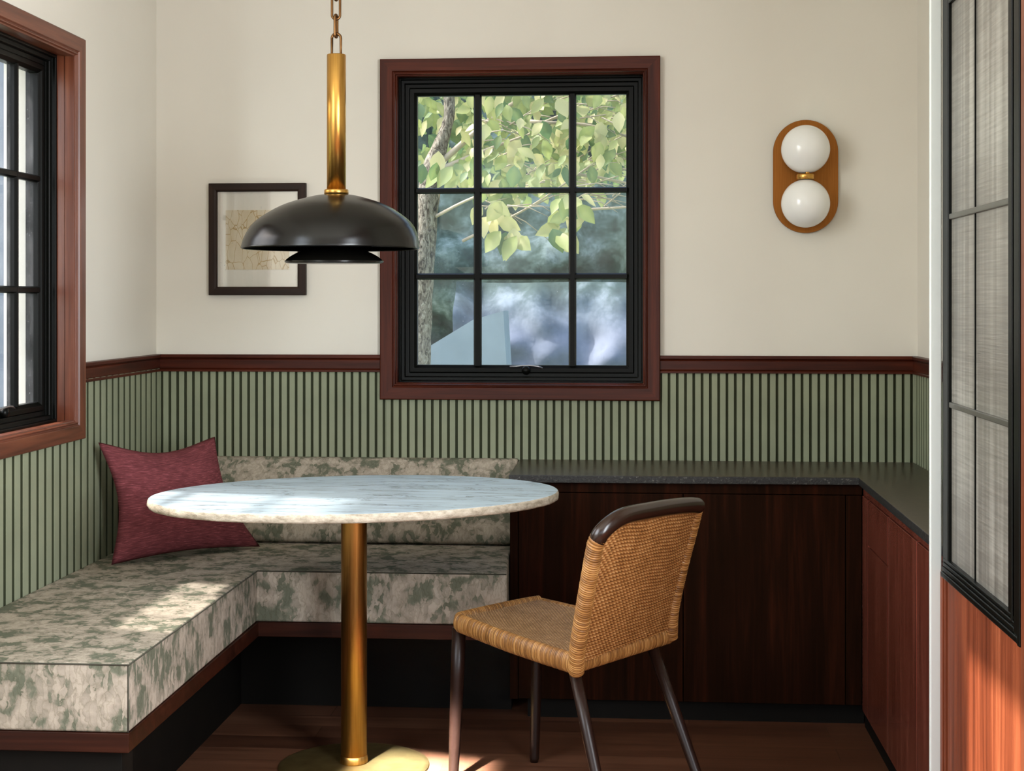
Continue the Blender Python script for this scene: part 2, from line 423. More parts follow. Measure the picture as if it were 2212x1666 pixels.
# white post at the end of the right wall
o = structure(MB().box(2.258, 2.283, -1.772, -1.759, 0, CZ).build('trim_1', M['white']), 'bright white post between the counter and the black-framed glass', 'post')
bev(o, .003)

# sage vertical slats
def slat_wall(name, axis, lo, hi, per, face, z0, z1, off, sgn, label, depth=.012, hole=None):
    bb = MB()
    def put(a0, a1, d0, d1, zz0):
        segs = [(a0, a1, z1)]
        if hole and a1 > hole[0] and a0 < hole[1]:
            segs = [(max(a0, hole[0]), min(a1, hole[1]), hole[2])]
            if a0 < hole[0]: segs.append((a0, hole[0], z1))
            if a1 > hole[1]: segs.append((hole[1], a1, z1))
        for b0, b1, zt in segs:
            if axis == 'x': bb.box(b0, b1, off+sgn*d0, off+sgn*d1, zz0, zt)
            else: bb.box(off+sgn*d0, off+sgn*d1, b0, b1, zz0, zt)
        return len(segs)
    nb = put(lo, hi, 0, .004, z0)
    n = int((hi-lo)/per)+1
    for k in range(n):
        a = lo+k*per; e = min(a+face, hi)
        if e-a > .004: put(a, e, .004, depth, z0)
    o = bb.build(name, M['green'])
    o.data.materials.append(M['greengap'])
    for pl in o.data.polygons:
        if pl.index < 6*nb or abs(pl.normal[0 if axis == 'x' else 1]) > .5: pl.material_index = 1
    bev(o, .0022, 2)
    return structure(o, label, 'wainscot')
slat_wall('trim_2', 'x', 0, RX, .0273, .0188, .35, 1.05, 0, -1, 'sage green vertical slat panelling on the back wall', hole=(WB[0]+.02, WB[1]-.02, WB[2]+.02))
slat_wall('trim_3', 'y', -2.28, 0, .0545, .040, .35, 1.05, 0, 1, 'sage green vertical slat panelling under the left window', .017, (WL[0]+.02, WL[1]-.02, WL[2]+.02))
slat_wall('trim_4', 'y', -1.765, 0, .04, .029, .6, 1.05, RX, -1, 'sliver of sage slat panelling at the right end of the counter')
RP = [(0, 1.040), (.020, 1.040), (.020, 1.046), (.016, 1.049), (.018, 1.052), (.018, 1.080), (.014, 1.083), (.021, 1.088), (.021, 1.096), (.018, 1.098), (0, 1.098)]
def rail(name, axis, a0, a1, off, sgn, mat, label):
    k = len(RP); v = []
    for a in (a0, a1):
        for d, z in RP: v.append((a, off+sgn*d, z) if axis == 'x' else (off+sgn*d, a, z))
    f = [tuple(range(k)), tuple(range(k, 2*k))]+[(q, (q+1) % k, k+(q+1) % k, k+q) for q in range(k)]
    return structure(mesh(name, v, f, mat), label, 'chair rail')
rail('trim_5', 'x', 0, WB[0]+.002, 0, -1, M['trimx'], 'dark wood chair rail left of the back window')
rail('trim_6', 'x', WB[1]-.002, RX, 0, -1, M['trimx'], 'dark wood chair rail right of the back window')
rail('trim_7', 'y', WL[1]-.002, 0, 0, 1, M['trimy'], 'dark wood chair rail between left window and corner')
rail('trim_8', 'y', -1.765, 0, RX, -1, M['trimy'], 'dark wood chair rail stub beside the white post')

# ------------------------------------------------------------------ windows
CAS = [(0, -.001), (0, .024), (.003, .027), (.041, .024), (.044, .018), (.046, .018), (.048, .021), (.051, .021), (.053, .014), (.057, .012), (.057, -.016), (.053, -.018), (.053, -.044), (.049, -.044), (.049, -.001)]
FRM = [(.053, -.040), (.060, -.040), (.062, -.043), (.062, -.052), (.072, -.054), (.074, -.058), (.074, -.066), (.086, -.068), (.090, -.072), (.090, -.12), (.053, -.12)]
SSH = [(.0885, -.064), (.103, -.064), (.108, -.070), (.113, -.074), (.113, -.100), (.0885, -.100)]
def build_window(name, rect, axis, vb, hb, casmat, label, crank_at):
    loc = ((rect[0]+rect[1])/2, 0, rect[2]) if axis == 'x' else (0, (rect[0]+rect[1])/2, rect[2])
    w = thing(name, loc, label, 'window', kind='structure')
    bev(sweep_frame('casing', rect, CAS, axis, casmat, w, M['trimx'] if axis == 'x' else M['casingy']), .0012, 2, 25)
    bev(sweep_frame('frame', rect, FRM, axis, M['black'], w), .0015, 2, 25)
    sash = bev(sweep_frame('sash', rect, SSH, axis, M['black'], w), .0015, 2, 25)
    g = .1125; a0, a1, z0, z1 = rect[0]+g, rect[1]-g, rect[2]+g, rect[3]-g
    def bar(x0, x1, zz0, zz1):
        # tapered glazing bar
        pr = []
        vert = (zz1-zz0) > (x1-x0)
        c = (x0+x1)/2 if vert else (zz0+zz1)/2; hw = (x1-x0)/2 if vert else (zz1-zz0)/2
        sec = [(-hw, .084), (-hw, .076), (-hw*.6, .068), (hw*.6, .068), (hw, .076), (hw, .084), (hw*.8, .098), (-hw*.8, .098)]
        v = []
        for e in ((zz0, zz1) if vert else (x0, x1)):
            for d, dep in sec:
                if vert: dep -= .0007                              # the uprights stand a hair proud
                a, z = (c+d, e) if vert else (e, c+d)
                v.append((a, dep, z) if axis == 'x' else (-dep, a, z))
        k = 8
        f = [tuple(range(k)), tuple(range(k, 2*k))]+[(q, (q+1) % k, k+(q+1) % k, k+q) for q in range(k)]
        o = mesh('muntin', v, f, M['black']); o.parent = sash
    for c, wd in vb: bar(c-wd/2, c+wd/2, z0-.002, z1+.002)
    for c, wd in hb: bar(a0-.002, a1+.002, c-wd/2, c+wd/2)
    e = .006
    if axis == 'x': mb = MB().box(a0-e, a1+e, .086, .0885, z0-e, z1+e)
    else: mb = MB().box(-.0885, -.086, a0-e, a1+e, z0-e, z1+e)
    mb.build('glass_pane', M['glass'], w)
    # crank handle on the bottom rail
    cx, cz = crank_at; mb = MB()
    def P(a, d, z): return (a, d, z) if axis == 'x' else (-d, a, z)
    mb.tube([P(cx-.055, .055, cz+.006), P(cx-.03, .052, cz+.008), P(cx-.012, .05, cz+.010), P(cx+.012, .05, cz+.011), P(cx+.04, .052, cz+.008), P(cx+.056, .054, cz+.002)], .0028, 8)
    mb.build('crank_handle', M['crank'], w, True)
    mb = MB().tube([P(cx, .066, cz-.006), P(cx, .048, cz-.006)], [.016, .012], 16)
    mb.build('crank_base', M['black'], w, True)
    return w
build_window('window_1', WB, 'x', [(1.0955, .027), (1.419, .026)], [(1.656, .020), (1.363, .022)], M['trimz'],
             'black nine-pane window in a dark wood casing in the back wall', (1.262, 1.050))
build_window('window_2', WL, 'y', [(-1.017, .014), (-1.30, .014)], [(1.629, .020), (1.311, .020)], M['casingl'],
             'black-sashed window in a red wood casing in the left wall', (-1.13, .985))

# ------------------------------------------------------------------ right partition with reeded glass
PX = 2.286
b = MB()
def boards(y0, y1, z0, z1, n):
    w = (y1-y0)/n
    for k in range(n):
        b.box(PX, PX+.03, y0+k*w, y0+(k+1)*w-.0014, z0, z1)
b.box(PX+.004, PX+.10, YB, -1.82, 0, .70)
b.box(PX+.004, PX+.10, YB, -3.95, .70, CZ).box(PX+.004, PX+.10, -2.68, -2.44, .70, CZ)      # unseen opening added for the right fill lamp
b.box(PX+.004, PX+.10, -3.95, -2.68, 2.3, CZ)
b.box(PX+.004, PX+.10, -2.44, -1.82, 1.95, CZ)
boards(-5.85, -1.812, 0, .70, 44)
boards(-5.85, -3.95, .70, CZ, 21); boards(-2.68, -2.446, .70, CZ, 3); boards(-3.95, -2.68, 2.3, CZ, 14)
b.box(PX-.004, PX+.02, -1.810, -1.798, 0, .70); b.box(PX-.007, PX+.02, -1.796, -1.772, 0, .70)
o = b.build('wall_panel', M['panel']); bev(o, .0012)
structure(o, 'red-brown vertical wood boarding below the black-framed glass', 'wall')
w3 = thing('window_3', (PX, -2.14, .70), 'tall black-framed interior window of grey reeded glass at the right edge', 'window', kind='structure')
b = MB()
b.box(2.283, PX+.06, -1.833, -1.775, .70, 1.95)                   # far stile
b.box(2.283, PX+.06, -2.425, -2.347, .70, 1.95)                   # near stile
b.box(2.283, PX+.06, -2.347, -1.833, 1.905, 1.95)                 # head
o = b.build('frame', M['black'], w3); bev(o, .003)
b = MB().box(2.274, 2.283, -2.462, -2.446, .692, 1.95).box(2.278, 2.283, -2.440, -2.408, .692, 1.95).box(2.279, 2.283, -2.39, -2.382, .70, 1.95)
o = b.build('stile_moulding', M['black'], w3); bev(o, .0025)
b = MB()
b.box(2.274, PX+.06, -2.446, -1.800, .694, .706).box(2.2765, PX+.06, -2.41, -1.800, .706, .716)
b.box(2.279, PX+.06, -2.41, -1.795, .716, .724).box(2.2815, PX+.06, -2.41, -1.790, .724, .732)
o = b.build('sill', M['black'], w3); bev(o, .0025)
M['muntm'] = plain('grey_metal_bar', lin(92, 90, 82), .35, .5, var=.05)
for z in (1.457, 1.061): bev(MB().box(2.285, PX+.02, -2.348, -1.833, z-.006, z+.006).build('glazing_bar', M['muntm'], w3), .002)
MB().box(2.288, PX+.02, -2.063, -2.059, .73, 1.91).build('glazing_bar', M['black'], w3)
MB().box(2.291, 2.297, -2.36, -1.82, .72, 1.93).build('reeded_glass', M['reeded'], w3)
structure(bev(MB().box(2.276, PX+.02, -2.56, -2.464, 0, CZ).build('trim_9', M['casingl']), .003), 'reddish wood upright right of the black-framed glass', 'post')

# ------------------------------------------------------------------ banquette
bn = thing('banquette_bench', (.3, -.6, 0), 'built-in corner bench base of dark wood with recessed black plinth', 'bench')
Lp = lambda x, y, e: [(0.015, -1.905+e), (x, -1.905+e), (x, y), (1.246, y), (1.246, -.015), (.015, -.015)]
o = MB().prism([(.014, -1.905), (.543, -1.905), (.543, -.76), (1.2655, -.76), (1.2450, -.470), (1.2450, -.014), (.014, -.014)], .308, .350).build('seat_board', M['bench'], bn)
bev(o, .002)
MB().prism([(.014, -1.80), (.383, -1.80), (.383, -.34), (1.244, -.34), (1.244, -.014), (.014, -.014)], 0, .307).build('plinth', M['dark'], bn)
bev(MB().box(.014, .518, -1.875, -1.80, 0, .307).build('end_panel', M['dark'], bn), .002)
M['rearm'] = M['dark']

def rounded_prism(name, poly, z0, z1, mat, parent, r=.010):
    o = MB().prism(poly, z0, z1).build(name, mat, parent)
    return bev(o, r, 4)
sc_ = thing('seat_cushion', (.3, -.6, .35), 'sage and beige floral L-shaped seat cushion on the corner bench', 'cushion')
poly = [(.016, -1.903), (.542, -1.903), (.538, -.757), (1.2645, -.757), (1.2440, -.470), (1.2440, -.016), (.016, -.016)]
cbody = rounded_prism('cushion_body', poly, .3505, .5, M['floral'], sc_, .007)
mb = MB()
zt = .4975; e = -.0012
mb.tube([(.016, -1.903+e, zt), (.542-e, -1.903+e, zt), (.538-e, -.757+e, zt), (1.2625, -.757+e, zt)], .0019, 8)
mb.tube([(.542-.001, -1.903+.001, zt), (.542-.001, -1.903+.001, .352)], .0015, 8)
pp = mb.build('piping', M['piping'], None, True); pp.parent = cbody; pp['label'] = 'dark piping'
# wedge back cushion
bc = thing('back_cushion', (.6, -.13, .5), 'sage and beige floral wedge backrest along the back wall', 'cushion')
prof = [(-.016, .502), (-.262, .502), (-.278, .512), (-.280, .530), (-.266, .56), (-.052, .745), (-.040, .752), (-.016, .754)]
k = len(prof); xs = [.018+j*(1.2425-.018)/24 for j in range(25)]
v = []; 
for x in xs:
    for y, z in prof:
        v.append((x, y+.002*math.sin(x*37), z))
f = [tuple(range(k)), tuple(range(24*k, 25*k))]
for j in range(24):
    for q in range(k):
        f.append((j*k+q, j*k+(q+1) % k, (j+1)*k+(q+1) % k, (j+1)*k+q))
o = mesh('cushion_body', v, f, M['floral'], bc); bev(o, .006, 3)

# ------------------------------------------------------------------ pillow
pw = thing('throw_pillow', (.27, -.5, .5), 'burgundy linen throw pillow leaning in the corner of the bench', 'pillow')
A = {'BL': Vector((.098, -.735, .505)), 'BR': Vector((.452, -.372, .505)), 'TL': Vector((.046, -.700, .861)), 'TR': Vector((.283, -.165, .841))}
A['TR'] = Vector((.268, -.232, .838))
n = 40; v = []; f = []; uv = []
cn = ((A['BR']-A['BL']).cross(A['TL']-A['BL'])).normalized()
if cn.y > 0: cn = -cn
def pil(s, t):
    # concave edges, pointed corners
    p0 = A['BL'].lerp(A['BR'], s); p1 = A['TL'].lerp(A['TR'], s)
    p = p0.lerp(p1, t)
    ex = (A['BR']-A['BL']); ez = (A['TL']-A['BL'])
    d_t = -.115*(math.sin(PI*s)**1.2)*(t**3)
    d_b = .045*(math.sin(PI*s))*((1-t)**3)
    d_l = .085*(math.sin(PI*t)**1.1)*((1-s)**3)
    d_r = -.085*(math.sin(PI*t)**1.1)*(s**3)
    return p + ez*(d_t+d_b) + ex*(d_l+d_r)
for side in (1, -1):
    for j in range(n+1):
        for i_ in range(n+1):
            s, t = i_/n, j/n
            th = .085*((1-abs(2*s-1)**2.4)*(1-abs(2*t-1)**2.4))**.62
            th *= 1+.08*math.sin(9*s+3*t)*math.sin(5*t)
            v.append(pil(s, t)+cn*(side*th*(.95 if side > 0 else .5))); uv.append((s, t))
m1 = (n+1)*(n+1)
for j in range(n):
    for i_ in range(n):
        q = (j*(n+1)+i_, j*(n+1)+i_+1, (j+1)*(n+1)+i_+1, (j+1)*(n+1)+i_)
        f.append(q); f.append(tuple(m1+x for x in q[::-1]))
me = bpy.data.meshes.new('pillow_cover'); me.from_pydata([tuple(x) for x in v], [], f)
ul = me.uv_layers.new(name='UVMap')
for lp in me.loops: ul.data[lp.index].uv = uv[lp.vertex_index]
bm = bmesh.new(); bm.from_mesh(me); bmesh.ops.remove_doubles(bm, verts=bm.verts, dist=.0004); bmesh.ops.recalc_face_normals(bm, faces=bm.faces); bm.to_mesh(me); bm.free()
link('pillow_cover', me, M['pillow'], pw, True)

# ------------------------------------------------------------------ cabinets and counter
cb = thing('base_cabinet', (1.8, -.2, 0), 'dark walnut two-door base cabinet under the back run of the counter', 'cabinet', 'counter cabinets')
FY = -.452
MB().box(1.248, 2.308, FY+.02, -.014, .062, .7265).build('carcass', M['cab'], cb)
bev(MB().box(1.248, 1.2725, FY, FY+.02, .062, .7265).build('end_stile', M['cab'], cb), .001)
bev(MB().box(1.2725, 2.3095, FY+.003, FY+.02, .696, .7265).build('top_rail', M['cab'], cb), .001)
for x0, x1 in ((1.2745, 1.7735), (1.7765, 2.2595)):
    bev(MB().box(x0, x1, FY, FY+.0195, .064, .694).build('door', M['cab'], cb), .0012)
bev(MB().box(2.2620, 2.3085, FY, FY+.0195, .064, .694).build('filler_strip', M['cab'], cb), .0012)
MB().box(1.30, 2.32, FY+.035, FY+.055, 0, .062).build('toe_kick', M['dark'], cb)
cr = thing('base_cabinet', (2.43, -1.1, 0), 'reddish base cabinet with drawer and flush doors under the right end of the counter', 'cabinet', 'counter cabinets')
FX = 2.310
MB().box(FX+.02, RX-.015, -1.765, -.43, .04, .7265).build('carcass', M['cabside'], cr)
bev(MB().box(FX+.003, FX+.02, -1.765, FY-.001, .697, .7265).build('top_rail', M['cabside'], cr), .001)
bev(MB().box(FX, FX+.0195, -.558, FY-.001, .05, .6945).build('filler_strip', M['cabside'], cr), .0012)
bev(MB().box(FX, FX+.0195, -.9105, -.5620, .5625, .6945).build('drawer', M['cabside'], cr), .0012)
bev(MB().box(FX, FX+.0195, -.9105, -.5620, .05, .5580).build('door', M['cabside'], cr), .0012)
bev(MB().box(FX, FX+.0195, -1.329, -.9155, .05, .6945).build('door', M['cabside'], cr), .0012)
bev(MB().box(FX, FX+.0195, -1.756, -1.333, .05, .6945).build('door', M['cabside'], cr), .0012)
MB().box(FX+.008, FX+.03, -1.765, FY, 0, .05).build('toe_kick', M['dark'], cr)
cp = [(1.2465, -.014), (1.2465, -.480), (2.297, -.465), (2.288, -1.768), (RX-.014, -1.768), (RX-.014, -.014)]
o = MB().prism(cp, .727, .750).build('countertop', M['granite'])
o.data.materials.append(M['granitedge'])
for pl in o.data.polygons:
    if abs(pl.normal.z) < .5: pl.material_index = 1
bev(o, .002)
tag(o, 'dark brown granite L-shaped countertop on the walnut cabinets', 'countertop')

# ------------------------------------------------------------------ table
tb = thing('pedestal_table', (.858, -.954, 0), 'round white marble table on a brass pedestal in front of the bench', 'table')
SEG = 160
def oval(r, z, wob=0):
    out = []
    for q in range(SEG):
        t = 2*PI*q/SEG
        rr = r + wob*noise.noise((math.cos(t)*14, math.sin(t)*14, z*90))
        x = (.566+rr)*math.cos(t); y = (.422+rr)*math.sin(t); c, s = math.cos(.34), math.sin(.34)
        out.append((.865+x*c-y*s, -.937+x*s+y*c, z))
    return out
rings = [oval(-.010, .726), oval(-.004, .7265, .003), oval(-.001, .731, .004), oval(0, .738, .004), oval(-.001, .7455, .003), oval(-.0035, .7495, .001), oval(-.008, .7500)]
v = [p for r in rings for p in r]; f = []
for j in range(len(rings)-1):
    for q in range(SEG):
        l = (q+1) % SEG; f.append((j*SEG+q, j*SEG+l, (j+1)*SEG+l, (j+1)*SEG+q))
f.append(tuple(range(SEG))[::-1]); f.append(tuple((len(rings)-1)*SEG+q for q in range(SEG)))
top = mesh('tabletop', v, f, M['marble'], tb)
top.data.materials.append(M['marbledge'])
for pl in top.data.polygons:
    if abs(pl.normal.z) < .75: pl.material_index = 1
    if len(pl.vertices) == 4: pl.use_smooth = True
pcol = MB().lathe([(.0355, .030), (.0355, .700), (.036, .726)], (.858, -.954, 0), 48).build('pedestal_column', M['brassold'], tb, True)
MB().lathe([(.0375, .0105), (.0385, .014), (.0375, .030), (.0355, .032)], (.858, -.954, 0), 48).build('column_collar', M['brassold'], None, True).parent = pcol
MB().lathe([(.205, 0), (.207, .002), (.206, .005), (.19, .008), (.06, .0105), (.0, .0108)], (.858, -.954, 0), 72).build('base_plate', M['basebrass'], tb, True)

# ------------------------------------------------------------------ rattan chair
ch = thing('rattan_chair', (1.42, -1.15, 0), 'rattan dining chair with dark legs pulled up to the round table', 'chair')
FL, FR, NR, RR = Vector((1.158, -1.075, .425)), Vector((1.362, -.83, .428)), Vector((1.487, -1.515, .425)), Vector((1.715, -1.195, .428))

def tinted(name, v, f, tint, mat, parent):
    me = bpy.data.meshes.new(name); me.from_pydata([tuple(p) for p in v], [], f)
    ca = me.color_attributes.new('tint', 'FLOAT_COLOR', 'POINT')
    for i_, t in enumerate(tint): ca.data[i_].color = (t, t, t, 1)
    bm = bmesh.new(); bm.from_mesh(me); bmesh.ops.recalc_face_normals(bm, faces=bm.faces); bm.to_mesh(me); bm.free()
    return link(name, me, mat, parent, True)

def catmull(pts, per):
    pts = [Vector(p) for p in pts]; out = []
    P = [pts[0]*2-pts[1]]+pts+[pts[-1]*2-pts[-2]]
    for i_ in range(1, len(P)-2):
        a, b_, c, d = P[i_-1], P[i_], P[i_+1], P[i_+2]
        for k in range(per):
            t = k/per
            out.append(.5*((2*b_)+(c-a)*t+(2*a-5*b_+4*c-d)*t*t+(3*b_-a-3*c+d)*t**3))
    out.append(pts[-1]); return out
def resample(pts, step):
    L = [0]
    for a, b_ in zip(pts, pts[1:]): L.append(L[-1]+(b_-a).length)
    n_ = max(4, int(L[-1]/step)); out = []; j = 0
    for k in range(n_+1):
        d = L[-1]*k/n_
        while j < len(L)-2 and L[j+1] < d: j += 1
        t = (d-L[j])/max(1e-9, L[j+1]-L[j]); out.append(pts[j].lerp(pts[j+1], min(1, t)))
    return out
def wrapped(name, ctrl, rx, rz, parent, wrap=.0060, seg=18, up=Vector((0, 0, 1)), sub=5):
    """A cane-wrapped tube: every turn of the wrap is a ridge with a jittered tilt and tint."""
    pts = resample(catmull(ctrl, 16), wrap/sub); v = []; f = []; tint = []
    rnd = random.Random(name+str(len(pts)))
    tl = [rnd.uniform(.3, .85) for _ in range(len(pts)//sub+3)]; tw = [rnd.uniform(-.9, .9) for _ in tl]; bl = [rnd.uniform(.6, 1.25) for _ in tl]
    m_ = len(pts)
    for i_, p in enumerate(pts):
        t = (pts[min(i_+1, m_-1)]-pts[max(i_-1, 0)]).normalized()
        sd = t.cross(up).normalized(); u2 = sd.cross(t).normalized()
        for k in range(seg):
            th = 2*PI*k/seg
            ph = i_/sub + .25*math.sin(th+tw[i_//sub])*1.0
            fr = ph-math.floor(ph); w_ = min(max(int(math.floor(ph)), 0), len(tl)-1)
            h = (abs(math.sin(PI*fr)))**.7
            rr = (h-.6)*.0026*bl[w_]
            v.append(p+sd*math.cos(th)*(rx+rr)+u2*math.sin(th)*(rz+rr))
            tint.append(max(0, min(1, tl[w_]*(.12+.88*h**.8))))  # shade between the turns is baked into the tint
    for i_ in range(m_-1):
        for k in range(seg):
            l = (k+1) % seg
            f.append((i_*seg+k, i_*seg+l, (i_+1)*seg+l, (i_+1)*seg+k))
    f.append(tuple(range(seg))[::-1]); f.append(tuple((m_-1)*seg+k for k in range(seg)))
    return tinted(name, v, f, tint, M['rattan'], parent)
def weave(name, corner, bulge, nu, nv, sub, mat, parent, amp, trim=None):
    """Woven sheet: rows of twisted cords, the rows shifted by half a twist."""
    su, sv = nu*sub, nv*sub; v = []; f = []; tint = []
    rnd = random.Random(name); jit = [[rnd.uniform(-.2, .2) for _ in range(nu+2)] for _ in range(nv+2)]
    if corner: c00, c10, c01, c11 = corner
    else: c00, c10, c01, c11 = bulge(0, 0), bulge(1, 0), bulge(0, 1), bulge(1, 1)
    nrm = (c10-c00).cross(c01-c00).normalized()
    for side in (0, 1):
        for j in range(sv+1):
            for i_ in range(su+1):
                s, t = i_/su, j/sv
                wob = .35*math.sin(6*s+5*t)+.25*math.sin(13*s-4*t)
                row = t*nv+wob; rj = int(math.floor(row)) % nv
                cr_ = abs(math.sin(PI*row))
                col = s*nu+(.5 if rj % 2 else 0)+(row-math.floor(row))*.7
                tw = .5+.5*math.sin(2*PI*col)
                h = (cr_**.6)*(.45+.55*tw)+jit[rj][min(int(s*nu), nu)]*.3
                p = c00.lerp(c10, s).lerp(c01.lerp(c11, s), t)+bulge(s, t) if corner else bulge(s, t)
                v.append(p+nrm*(amp*(h-.5)*(1 if side == 0 else -1)+(.003 if side == 0 else -.003)))
                tint.append(max(0, min(1, .03+.85*h)))  # crevices between cords tinted dark, their shade baked in
    m_ = (su+1)*(sv+1)
    for side in (0, 1):
        for j in range(sv):
            for i_ in range(su):
                q = [side*m_+j*(su+1)+i_, side*m_+j*(su+1)+i_+1, side*m_+(j+1)*(su+1)+i_+1, side*m_+(j+1)*(su+1)+i_]
                f.append(tuple(q))
    rim = [j for j in range(su+1)]
    return tinted(name, v, f, tint, mat, parent)

# seat
zero = Vector((0, 0, 0))
cen = (FL+FR+NR+RR)/4
weave('woven_seat', (FL.lerp(cen, .03)+Vector((0, 0, .012)), FR.lerp(cen, .03)+Vector((0, 0, .012)), NR.lerp(cen, .03)+Vector((0, 0, .012)), RR.lerp(cen, .03)+Vector((0, 0, .012))),
      lambda s, t: Vector((0, 0, -.016*math.sin(PI*s)*math.sin(PI*t))), 34, 54, 5, M['weaveseat'], ch, .0048)
ed = (FL-NR).normalized(); ef = (FR-FL).normalized()
wrapped('seat_rail', [NR, NR.lerp(FL, .5)+Vector((-.004, -.002, -.002)), FL-ed*.03, FL-ed*.008+ef*.004, FL+ef*.012+ed*.006, FL+ef*.045+ed*.010, FL.lerp(FR, .5)+ed*.013, FL.lerp(FR, .85)+ed*.008, FR], .0145, .0245, ch)
wrapped('seat_rail', [NR, NR.lerp(RR, .5), RR], .014, .0215, ch)
wrapped('seat_rail', [FR, FR.lerp(RR, .5), RR], .013, .019, ch)
# back frame
NB, RB = Vector((1.490, -1.535, .412)), RR+Vector((.004, -.006, -.005))
post = [NB, Vector((1.494, -1.572, .470)), Vector((1.508, -1.620, .561)), Vector((1.522, -1.664, .645)), Vector((1.538, -1.706, .733)), Vector((1.546, -1.713, .755))]
RT = Vector((1.777, -1.338, .768))
rail_c = [Vector((1.541, -1.710, .742)), Vector((1.553, -1.716, .766)), Vector((1.578, -1.698, .787)), Vector((1.607, -1.660, .797)), Vector((1.657, -1.575, .796)), Vector((1.707, -1.490, .793)), Vector((1.759, -1.398, .786)), Vector((1.786, -1.350, .778))]
wrapped('back_post', post, .0195, .0185, ch, up=Vector((1, .4, 0)))
rpost = [RB, Vector((1.722, -1.236, .500)), Vector((1.742, -1.275, .610)), Vector((1.760, -1.305, .690)), RT]
wrapped('back_post', rpost, .0170, .0165, ch, up=Vector((1, .4, 0)))
bowv = Vector((.82, -.57, 0)).normalized()
pts = catmull(rail_c, 10)
rr = [.0195]*len(pts)
for k_ in range(6): rr[k_] = .0178+.0003*k_
rr[-1] = .011; rr[-2] = .0165; rr[-3] = .0185
MB().tube(pts, rr, 20).build('top_rail', M['railw'], ch, True)
railpts = resample(catmull(rail_c, 10), .004)
def along(P_, t):
    x = t*(len(P_)-1); a = min(int(x), len(P_)-2); return P_[a].lerp(P_[a+1], x-a)
lp_, rp_ = resample(catmull(post[:5], 12), .004), resample(catmull(rpost, 12), .004)
def back_patch(s, t):
    # Coons patch between the two posts, the seat rail and the top rail
    bot = NB.lerp(RB, s)+Vector((0, 0, .035))
    topp = along(railpts, .06+.90*s)
    L_, R_2 = along(lp_, .08+.92*t), along(rp_, .08+.92*t)
    c = (bot.lerp(topp, t))+(L_.lerp(R_2, s))-(NB.lerp(RB, s)+Vector((0, 0, .035))).lerp(along(lp_, 1).lerp(along(rp_, 1), s), t)
    return c+bowv*(.012*math.sin(PI*s)*(1-t)*t*4)
weave('woven_back', None, back_patch, 34, 40, 5, M['weave'], ch, .0062)
# legs
def leg(p0, p1, r0=.0145, r1=.0115):
    p0, p1 = Vector(p0), Vector(p1); d = (p1-p0)
    pts = [p0+d*t for t in (0, .33, .66, .97, 1)]
    o = MB().tube(pts, [r0, r0, (r0+r1)/2, r1, r1*.8], 18).build('leg', M['legm'], ch, True)
    return o
leg((FL.x+.004, FL.y+.006, .410), (FL.x-.012, FL.y+.004, 0), .0185, .0135)
leg((FR.x-.002, FR.y-.045, .412), (FR.x-.012, FR.y-.050, 0), .0150, .0135)
leg((NR.x-.003, NR.y+.012, .410), (NR.x+.098, NR.y-.15, 0), .0145, .0125)
leg((RR.x-.045, RR.y-.045, .412), (RR.x+.110, RR.y-.215, 0), .0145, .0120)

# ------------------------------------------------------------------ pendant lamp
PXc, PYc = .808, -.95
pl_ = thing('pendant_lamp', (PXc, PYc, 1.38), 'black domed pendant lamp with brass stem hanging over the table', 'pendant lamp')
RZ = 1.4245; R_ = .2445; ox = -.0165
outer = [(1.0, 0), (.996, .03), (.972, .13), (.905, .262), (.775, .375), (.57, .492), (.30, .578), (.15, .606), (.085, .612)]
prof = [(r*R_, z*R_) for r, z in outer]; off = [ox*(1-z/.612) for r, z in outer]
inner = [((r*R_-.003) if r > .1 else r*R_, z*R_-.003 if z > 0 else .0) for r, z in outer][::-1]
P2 = [(R_-.003, 0.0)]+[(r*R_, z*R_) for r, z in outer]+inner[:-1]
O2 = [ox]+off+off[::-1][:-1]
mb = MB(); mb.v = []; n0 = 0
# smooth the dome profile by Catmull interpolation
cp_ = catmull([Vector((r, z, o_)) for (r, z), o_ in zip([(r*R_, z*R_) for r, z in outer], off)], 5)
pf = [(q.x, q.y) for q in cp_]; of = [q.z for q in cp_]
pin = [(max(q.x-.0035, .012), q.y-.003 if i_ else 0.0) for i_, q in enumerate(cp_)][::-1]
mb.lathe(pf+pin, (PXc, PYc, RZ), 96, of+of[::-1])
mb.build('shade', M['shade'], pl_, True)
low = [(.1355, -.0385), (.134, -.0335), (.118, -.021), (.094, -.009), (.066, -.0005), (.03, .004), (.012, .005)]
lp_ = catmull([Vector((r, z, 0)) for r, z in low], 5)
mb = MB().lathe([(q.x, q.y) for q in lp_]+[(max(q.x-.003, .01), q.y-.002) for q in lp_][::-1], (PXc-.006, PYc, RZ), 80)
mb.build('lower_shade', M['shade'], pl_, True)
MB().lathe([(.010, .003), (.010, .145)], (PXc-.002, PYc, RZ), 20).build('lamp_rod', M['brass'], pl_, True)
MB().lathe([(.0335, .147), (.0335, .160), (.032, .162), (.028, .162)], (PXc, PYc, RZ), 48).build('stem_collar', M['brass'], pl_, True)
MB().lathe([(.0262, .160), (.0262, .533), (.0245, .5345)], (PXc, PYc, RZ), 48).build('stem', M['brass'], pl_, True)
def link_pts(zc, hh, hw, ang):
    out = []; ca, sa = math.cos(ang), math.sin(ang)
    for k in range(40):
        t = 2*PI*k/40
        x = hw*math.cos(t); z = hw*math.sin(t)+(hh-hw if math.sin(t) >= 0 else -(hh-hw))
        out.append((PXc-.001+x*ca, PYc+x*sa, zc+z))
    return out
